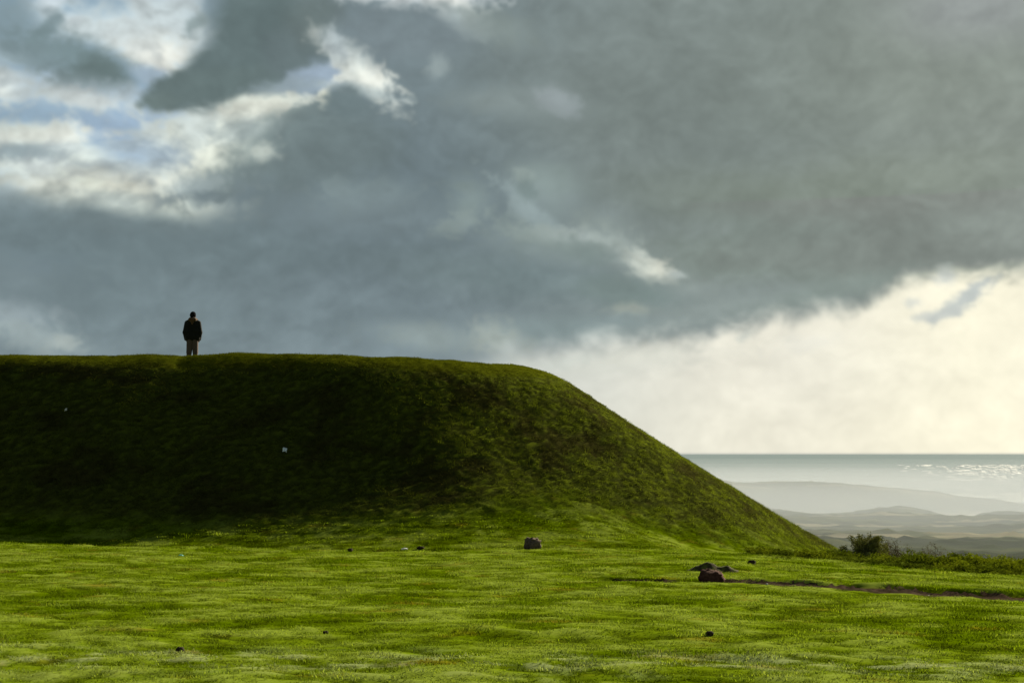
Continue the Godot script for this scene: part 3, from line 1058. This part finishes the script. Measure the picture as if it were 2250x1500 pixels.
func build_stones() -> void:
	var red := rocky(Color(0.055, 0.026, 0.018), Color(0.105, 0.052, 0.038), 2.0, 3)
	var grey := rocky(Color(0.085, 0.062, 0.048), Color(0.15, 0.112, 0.088), 2.0, 4)
	var earth := rocky(Color(0.025, 0.019, 0.012), Color(0.055, 0.045, 0.024), 3.0, 6)
	stone("block_stone", "squared grey brown stone block at the foot of the mound", "stone", 0.46, -31.9, Vector3(0.32, 0.29, 0.28), 0.48, 0.34, grey, Vector3(0.05, 0.5, -0.12))
	stone("boulder", "dark reddish brown boulder at the left end of the dirt track", "boulder", 3.03, -21.75, Vector3(0.38, 0.25, 0.32), 0.85, 0.30, red, Vector3(0, 0.2, -0.08), 0.2)
	stone("earth_clod", "black clod left of the white scrap below the mound", "clod", -3.55, -31.4, Vector3(0.11, 0.08, 0.1), 0.9, 0.35, earth)
	stone("earth_clod", "flat black clod right of the white scrap below the mound", "clod", -2.03, -31.8, Vector3(0.16, 0.07, 0.1), 0.9, 0.4, earth)
	stone("earth_clod", "small black clod on the lawn near the bottom left of centre", "clod", -1.86, -14.35, Vector3(0.055, 0.035, 0.05), 0.9, 0.35, earth)
	stone("earth_clod", "dark earth clod on the near lawn directly below the boulder", "clod", 1.91, -13.9, Vector3(0.07, 0.05, 0.06), 0.8, 0.4, earth)
	stone("earth_clod", "dark clod in the near grass at lower left", "clod", -2.95, -12.8, Vector3(0.07, 0.05, 0.06), 0.9, 0.4, earth)
	stone("earth_clod", "dark clod at the foot of the mound above the earth heap", "clod", 4.6, -27.5, Vector3(0.15, 0.10, 0.12), 0.9, 0.4, earth)
	# low two-humped heap of turned earth
	var st := SurfaceTool.new()
	st.begin(Mesh.PRIMITIVE_TRIANGLES)
	var cx := 3.52
	var cz := -25.2
	for i in 40:
		for j in 24:
			for e in [[i, j], [i + 1, j], [i, j + 1], [i + 1, j], [i + 1, j + 1], [i, j + 1]]:
				var x: float = (e[0] / 20.0 - 1.0) * 0.55
				var z: float = (e[1] / 12.0 - 1.0) * 0.32
				var y := 0.15 * exp(-pow((x + 0.04) / 0.17, 2.0) - pow(z / 0.15, 2.0)) + 0.10 * exp(-pow((x - 0.26) / 0.13, 2.0) - pow((z - 0.06) / 0.13, 2.0)) + 0.06 * exp(-pow((x + 0.25) / 0.16, 2.0) - pow(z / 0.14, 2.0))
				y += 0.016 * n_fine.get_noise_2d(x * 14.0, z * 14.0) - 0.014
				st.set_color(Color(0.045, 0.036, 0.018).lerp(Color(0.10, 0.11, 0.02), smoothstep(-0.1, 0.4, n_mid.get_noise_2d(x * 6.0, z * 6.0))))
				st.set_smooth_group(0)
				st.add_vertex(Vector3(x, y + ground_height(cx + x, cz + z) - ground_height(cx, cz), z))
	st.index()
	st.generate_normals()
	var heap := put("earth_heap", st.commit(), colour_material(0.95, 0.2))
	heap.position = Vector3(cx, ground_height(cx, cz), cz)
	tag(heap, "low two-humped heap of dark earth behind the boulder", "heap")
	var pale := rocky(Color(0.42, 0.42, 0.40), Color(0.6, 0.6, 0.58), 4.0, 9)
	stone("pebble", "tiny white pebble in front of the earth heap", "pebble", 3.36, -24.7, Vector3(0.030, 0.022, 0.026), 0.9, 0.2, pale)
	stone("pebble", "white pebble on the grass just right of the boulder", "pebble", 3.72, -20.95, Vector3(0.034, 0.024, 0.028), 0.9, 0.2, pale)
	stone("pebble", "white pebble lying on the middle stretch of the dirt track", "pebble", 5.86, -20.2, Vector3(0.036, 0.026, 0.028), 0.9, 0.2, pale)
	stone("pebble", "white pebble on the dirt track at the right edge of the view", "pebble", 6.82, -19.3, Vector3(0.036, 0.028, 0.030), 0.9, 0.2, pale)
	stone("pebble", "white pebble on the lawn in front of the track at the far right", "pebble", 6.45, -18.1, Vector3(0.034, 0.024, 0.028), 0.9, 0.2, pale)
	stone("pebble", "white pebble on the grass between the track and the weeds", "pebble", 5.1, -23.2, Vector3(0.034, 0.024, 0.028), 0.9, 0.2, pale)


func scrap(called: String, label: String, category: String, x: float, z: float, size: float, c: Color) -> void:
	var st := SurfaceTool.new()
	st.begin(Mesh.PRIMITIVE_TRIANGLES)
	var n := 10
	for side in 2:
		for i in n:
			for j in n:
				for e in [[i, j], [i + 1, j], [i, j + 1], [i + 1, j], [i + 1, j + 1], [i, j + 1]]:
					var u: float = 2.0 * e[0] / n - 1.0
					var w: float = 2.0 * e[1] / n - 1.0
					var r := 1.0 + 0.5 * n_mid.get_noise_2d(u * 1.3 + x, w * 1.3)
					var y := 0.42 * (1.0 - 0.5 * (u * u + w * w)) + 0.35 * n_fine.get_noise_2d(u * 2.2 + x * 5.0, w * 2.2)
					st.set_smooth_group(0)
					st.add_vertex(Vector3(u * r, y - 0.05 * side, w * 0.6 * r) * size * 0.5)
	st.index()
	st.generate_normals()
	var o := put(called, st.commit(), plain_material(c, 0.45, 0.4))
	var y := top_height(x, z)
	var up := Vector3(y - top_height(x + 0.3, z), 0.3, y - top_height(x, z + 0.3)).normalized()
	var t := upright(Vector3(x, y + 0.05, z), up, 1.0, 1.0)
	o.transform = t
	tag(o, label, category)


func build_litter() -> void:
	scrap("plastic_bag", "crumpled white plastic bag on the shaded face of the mound", "bag", -5.87, -36.8, 0.17, Color(0.72, 0.80, 0.82))
	scrap("paper_scrap", "tiny white scrap high on the shaded mound at far left", "scrap", -12.0, -38.25, 0.11, Color(0.6, 0.6, 0.56))
	scrap("paper_scrap", "white scrap on the grass between two black clods below the mound", "scrap", -2.37, -31.6, 0.13, Color(0.75, 0.77, 0.76))
	scrap("paper_scrap", "small teal scrap on the lawn below the walker", "scrap", -6.75, -29.2, 0.10, Color(0.16, 0.50, 0.46))


# ---------------------------------------------------------------- the person

# joints: [a, radius at a, b, radius at b]; the field of all limbs is meshed as one skin
func skin(st: SurfaceTool, bones: Array, k: float, cell: float, flat := 1.0) -> void:
	var lo := Vector3(9, 9, 9)
	var hi := Vector3(-9, -9, -9)
	for b in bones:
		var r: float = maxf(b[1], b[3]) + k + cell * 2.0
		for p in [b[0], b[2]]:
			lo = lo.min(p - Vector3.ONE * r)
			hi = hi.max(p + Vector3.ONE * r)
	var n := Vector3i(((hi - lo) / cell).ceil()) + Vector3i.ONE
	var field := PackedFloat32Array()
	field.resize(n.x * n.y * n.z)
	field.fill(0.5)
	for b in bones:
		var a: Vector3 = b[0]
		var ab: Vector3 = b[2] - a
		var len2 := maxf(ab.length_squared(), 1e-6)
		var r: float = maxf(b[1], b[3]) + k + cell * 2.0
		var i0 := Vector3i(((a.min(b[2]) - Vector3.ONE * r - lo) / cell).floor()).max(Vector3i.ZERO)
		var i1 := Vector3i(((a.max(b[2]) + Vector3.ONE * r - lo) / cell).ceil()).min(n - Vector3i.ONE)
		for z in range(i0.z, i1.z + 1):
			for y in range(i0.y, i1.y + 1):
				for x in range(i0.x, i1.x + 1):
					var p := lo + Vector3(x, y, z) * cell
					var t := clampf((p - a).dot(ab) / len2, 0.0, 1.0)
					var q := p - a - ab * t
					q.z /= flat
					var d: float = q.length() - lerpf(b[1], b[3], t)
					var at := (z * n.y + y) * n.x + x
					var h := clampf(0.5 + 0.5 * (field[at] - d) / k, 0.0, 1.0)
					field[at] = lerpf(field[at], d, h) - k * h * (1.0 - h)
	var id := PackedInt32Array()
	id.resize(field.size())
	id.fill(-1)
	var v := PackedVector3Array()
	var nor := PackedVector3Array()
	var step := [1, n.x, n.x * n.y]
	for z in n.z - 1:
		for y in n.y - 1:
			for x in n.x - 1:
				var at := (z * n.y + y) * n.x + x
				var inside := 0
				for c in 8:
					if field[at + (c & 1) + (c >> 1 & 1) * n.x + (c >> 2) * n.x * n.y] < 0.0:
						inside += 1
				if inside == 0 or inside == 8:
					continue
				var sum := Vector3.ZERO
				var count := 0
				for e in 12:
					var axis := e / 4
					var o1 := (e & 1)
					var o2 := (e >> 1 & 1)
					var base := Vector3i.ZERO
					base[(axis + 1) % 3] = o1
					base[(axis + 2) % 3] = o2
					var i := at + base.x + base.y * n.x + base.z * n.x * n.y
					var fa := field[i]
					var fb := field[i + step[axis]]
					if (fa < 0.0) != (fb < 0.0):
						var p := Vector3(base)
						p[axis] += fa / (fa - fb)
						sum += p
						count += 1
				id[at] = v.size()
				v.append(lo + (Vector3(x, y, z) + sum / count) * cell)
				var g := Vector3(field[at + 1] - field[at], field[at + n.x] - field[at], field[at + n.x * n.y] - field[at])
				nor.append(g.normalized())
	for z in range(1, n.z - 1):
		for y in range(1, n.y - 1):
			for x in range(1, n.x - 1):
				var at := (z * n.y + y) * n.x + x
				for axis in 3:
					var fa := field[at]
					var fb: float = field[at + step[axis]]
					if (fa < 0.0) == (fb < 0.0):
						continue
					var s1: int = step[(axis + 1) % 3]
					var s2: int = step[(axis + 2) % 3]
					var q := [id[at], id[at - s1], id[at - s1 - s2], id[at - s2]]
					if q.min() < 0:
						continue
					var order := [0, 1, 2, 0, 2, 3] if fa > 0.0 else [0, 2, 1, 0, 3, 2]
					for o in order:
						st.set_normal(nor[q[o]])
						st.add_vertex(v[q[o]])


func tool() -> SurfaceTool:
	var st := SurfaceTool.new()
	st.begin(Mesh.PRIMITIVE_TRIANGLES)
	return st


func cloth(c: Color, s: int) -> StandardMaterial3D:
	var m := rocky(c * 0.85, c * 1.15, 6.0, s)
	m.heightmap_scale = 0.4
	m.rim_enabled = true
	m.rim = 0.3
	return m


func build_person() -> void:
	var root := Node3D.new()
	add_top(root, "person")
	var px := -9.93
	var pz := -44.0
	root.position = Vector3(px, mound_height(px, pz) + 0.01, pz)
	root.rotation.y = 0.06
	root.scale = Vector3(0.97, 1.0, 0.97)
	tag(root, "person standing on top of the mound seen from behind in a dark jacket", "person")
	# looks away from the camera: forward is -z
	var body := tool()
	var bones := []
	for s in [-1.0, 1.0]:
		bones.append([Vector3(s * 0.10, 0.05, 0.03), 0.042, Vector3(s * 0.11, 0.04, -0.15), 0.034])
		bones.append([Vector3(s * 0.10, 0.08, 0.0), 0.045, Vector3(s * 0.098, 0.30, 0.02), 0.058])
		bones.append([Vector3(s * 0.098, 0.30, 0.02), 0.058, Vector3(s * 0.095, 0.50, -0.01), 0.056])
		bones.append([Vector3(s * 0.095, 0.50, -0.01), 0.060, Vector3(s * 0.092, 0.90, 0.0), 0.088])
		bones.append([Vector3(s * 0.19, 1.44, 0.0), 0.062, Vector3(s * 0.24, 1.14, 0.05), 0.046])
		bones.append([Vector3(s * 0.24, 1.14, 0.05), 0.044, Vector3(s * 0.205, 0.93, -0.05), 0.031])
		bones.append([Vector3(s * 0.07, 0.98, 0.0), 0.11, Vector3(s * 0.06, 1.15, 0.0), 0.10])
		bones.append([Vector3(s * 0.06, 1.15, 0.0), 0.10, Vector3(s * 0.08, 1.36, 0.0), 0.115])
		bones.append([Vector3(s * 0.04, 1.45, 0.0), 0.07, Vector3(s * 0.17, 1.44, 0.0), 0.058])
	bones.append([Vector3(0, 1.45, 0.0), 0.062, Vector3(0, 1.56, -0.015), 0.058])
	bones.append([Vector3(0, 1.60, -0.03), 0.072, Vector3(0, 1.685, -0.005), 0.084])
	skin(body, bones, 0.035, 0.016)
	# face and ears
	skin(body, [[Vector3(0, 1.60, -0.075), 0.045, Vector3(0, 1.68, -0.065), 0.055], [Vector3(0, 1.655, -0.115), 0.009, Vector3(0, 1.62, -0.128), 0.014],
		[Vector3(-0.03, 1.668, -0.108), 0.012, Vector3(0.03, 1.668, -0.108), 0.012], [Vector3(-0.02, 1.592, -0.108), 0.009, Vector3(0.02, 1.592, -0.108), 0.009],
		[Vector3(0, 1.562, -0.10), 0.020, Vector3(0, 1.565, -0.09), 0.024],
		[Vector3(-0.086, 1.655, -0.01), 0.012, Vector3(-0.084, 1.62, -0.015), 0.010], [Vector3(0.086, 1.655, -0.01), 0.012, Vector3(0.084, 1.62, -0.015), 0.010]], 0.012, 0.005)
	# hands, pushed into the jacket pockets
	for s in [-1.0, 1.0]:
		var hand := [[Vector3(s * 0.205, 0.93, -0.05), 0.028, Vector3(s * 0.185, 0.87, -0.09), 0.032]]
		for i in 4:
			var off := Vector3(s * 0.004, 0.012, -0.019) * (i - 1.5)
			var a := Vector3(s * 0.182, 0.86, -0.095) + off
			var b := a + Vector3(-s * 0.02, -0.030 - 0.004 * (1.5 - absf(i - 1.2)), -0.018)
			hand.append([a, 0.0095, b, 0.009])
			hand.append([b, 0.009, b + Vector3(-s * 0.028, -0.012, -0.010), 0.008])
		hand.append([Vector3(s * 0.19, 0.90, -0.10), 0.012, Vector3(s * 0.165, 0.875, -0.135), 0.009])
		skin(body, hand, 0.008, 0.005)
	put("body", body.commit(), plain_material(Color(0.16, 0.085, 0.055), 0.6), root)
	var hair := tool()
	skin(hair, [[Vector3(0, 1.675, 0.018), 0.092, Vector3(0, 1.695, -0.012), 0.092], [Vector3(0, 1.60, 0.035), 0.060, Vector3(0, 1.66, 0.03), 0.082]], 0.03, 0.010)
	put("hair", hair.commit(), plain_material(Color(0.012, 0.011, 0.012), 1.0, 0.02), root)
	var coat := tool()
	bones = []
	for s in [-1.0, 1.0]:
		bones.append([Vector3(s * 0.185, 1.42, 0.0), 0.080, Vector3(s * (0.240 if s < 0.0 else 0.248), 1.13, 0.045), 0.068])
		bones.append([Vector3(s * (0.240 if s < 0.0 else 0.248), 1.13, 0.045), 0.068, Vector3(s * 0.215, 0.93, -0.045), 0.057])
		bones.append([Vector3(s * 0.08, 1.40, 0.0), 0.135, Vector3(s * 0.105, 1.15, 0.0), 0.135])
		bones.append([Vector3(s * 0.105, 1.15, 0.0), 0.135, Vector3(s * 0.10, 1.00, 0.0), 0.125])
		bones.append([Vector3(s * 0.06, 1.48, 0.005), 0.075, Vector3(s * 0.165, 1.435, 0.0), 0.075])
	bones.append([Vector3(0, 1.42, 0.0), 0.13, Vector3(0, 1.04, 0.0), 0.13])
	bones.append([Vector3(-0.115, 1.01, 0.0), 0.135, Vector3(0.115, 1.01, 0.0), 0.135])
	bones.append([Vector3(-0.12, 0.965, 0.0), 0.125, Vector3(0.12, 0.965, 0.0), 0.125])
	skin(coat, bones, 0.03, 0.016, 0.95)
	var jacket := put("jacket", coat.commit(), cloth(Color(0.011, 0.012, 0.011), 14), root)
	var hood := tool()
	skin(hood, [[Vector3(-0.11, 1.52, 0.0), 0.050, Vector3(-0.06, 1.525, 0.09), 0.062], [Vector3(0.11, 1.52, 0.0), 0.050, Vector3(0.06, 1.525, 0.09), 0.062],
		[Vector3(-0.06, 1.525, 0.09), 0.062, Vector3(0.06, 1.525, 0.09), 0.062], [Vector3(0, 1.48, 0.115), 0.06, Vector3(0, 1.40, 0.125), 0.035],
		[Vector3(-0.10, 1.51, 0.0), 0.042, Vector3(-0.05, 1.49, -0.09), 0.034], [Vector3(0.10, 1.51, 0.0), 0.042, Vector3(0.05, 1.49, -0.09), 0.034]], 0.03, 0.012)
	put("hood", hood.commit(), cloth(Color(0.085, 0.048, 0.025), 15), jacket)
	var pants := tool()
	bones = []
	for s in [-1.0, 1.0]:
		bones.append([Vector3(s * 0.10, 0.09, 0.005), 0.070, Vector3(s * 0.10, 0.30, 0.015), 0.076])
		bones.append([Vector3(s * 0.10, 0.30, 0.015), 0.076, Vector3(s * 0.10, 0.52, 0.0), 0.082])
		bones.append([Vector3(s * 0.10, 0.52, 0.0), 0.088, Vector3(s * 0.085, 0.88, 0.0), 0.102])
		bones.append([Vector3(s * 0.075, 0.92, 0.0), 0.098, Vector3(s * 0.07, 1.0, 0.0), 0.098])
	skin(pants, bones, 0.02, 0.015)
	put("trousers", pants.commit(), cloth(Color(0.095, 0.070, 0.062), 16), root)
	for s in [-1.0, 1.0]:
		var shoe := tool()
		skin(shoe, [[Vector3(s * 0.10, 0.05, 0.045), 0.050, Vector3(s * 0.11, 0.042, -0.12), 0.045], [Vector3(s * 0.11, 0.042, -0.12), 0.045, Vector3(s * 0.112, 0.036, -0.175), 0.036]], 0.02, 0.010)
		put("shoe", shoe.commit(), plain_material(Color(0.03, 0.025, 0.02), 0.6), root)


# ---------------------------------------------------------------- mist over the coast

func build_mist() -> void:
	for k in 5:
		mist("mist_bank", "thin layers of sea mist lying over the low scrub coast", Vector3(350, -13.0 - 1.6 * k, -255 - 22.0 * k), Vector3(2600, 16.0 + 4.6 * k, 430 + 75.0 * k), 0.00072)
	for k in 3:
		mist("spray_haze", "dense pale spray hanging round the headland and its surf", Vector3(170, -27.0, -840 - 40.0 * k), Vector3(1100, 28.0 + 6.0 * k, 640 + 110.0 * k), 0.00075)
	for k in 3:
		mist("sea_haze", "faint haze over the open water beyond the headland", Vector3(300, -27.0, -1400 - 150.0 * k), Vector3(3000, 24.0 + 11.0 * k, 1500 + 350.0 * k), 0.00016)


func mist(called: String, label: String, at: Vector3, size: Vector3, density: float) -> void:
	var f := FogVolume.new()
	f.shape = RenderingServer.FOG_VOLUME_SHAPE_ELLIPSOID
	f.size = size
	f.position = at
	var m := FogMaterial.new()
	m.albedo = Color(0.85, 0.89, 0.925)
	m.density = density
	f.material = m
	add_top(f, called)
	tag(f, label, "mist", called.replace("_", " ") + " layers", "stuff")
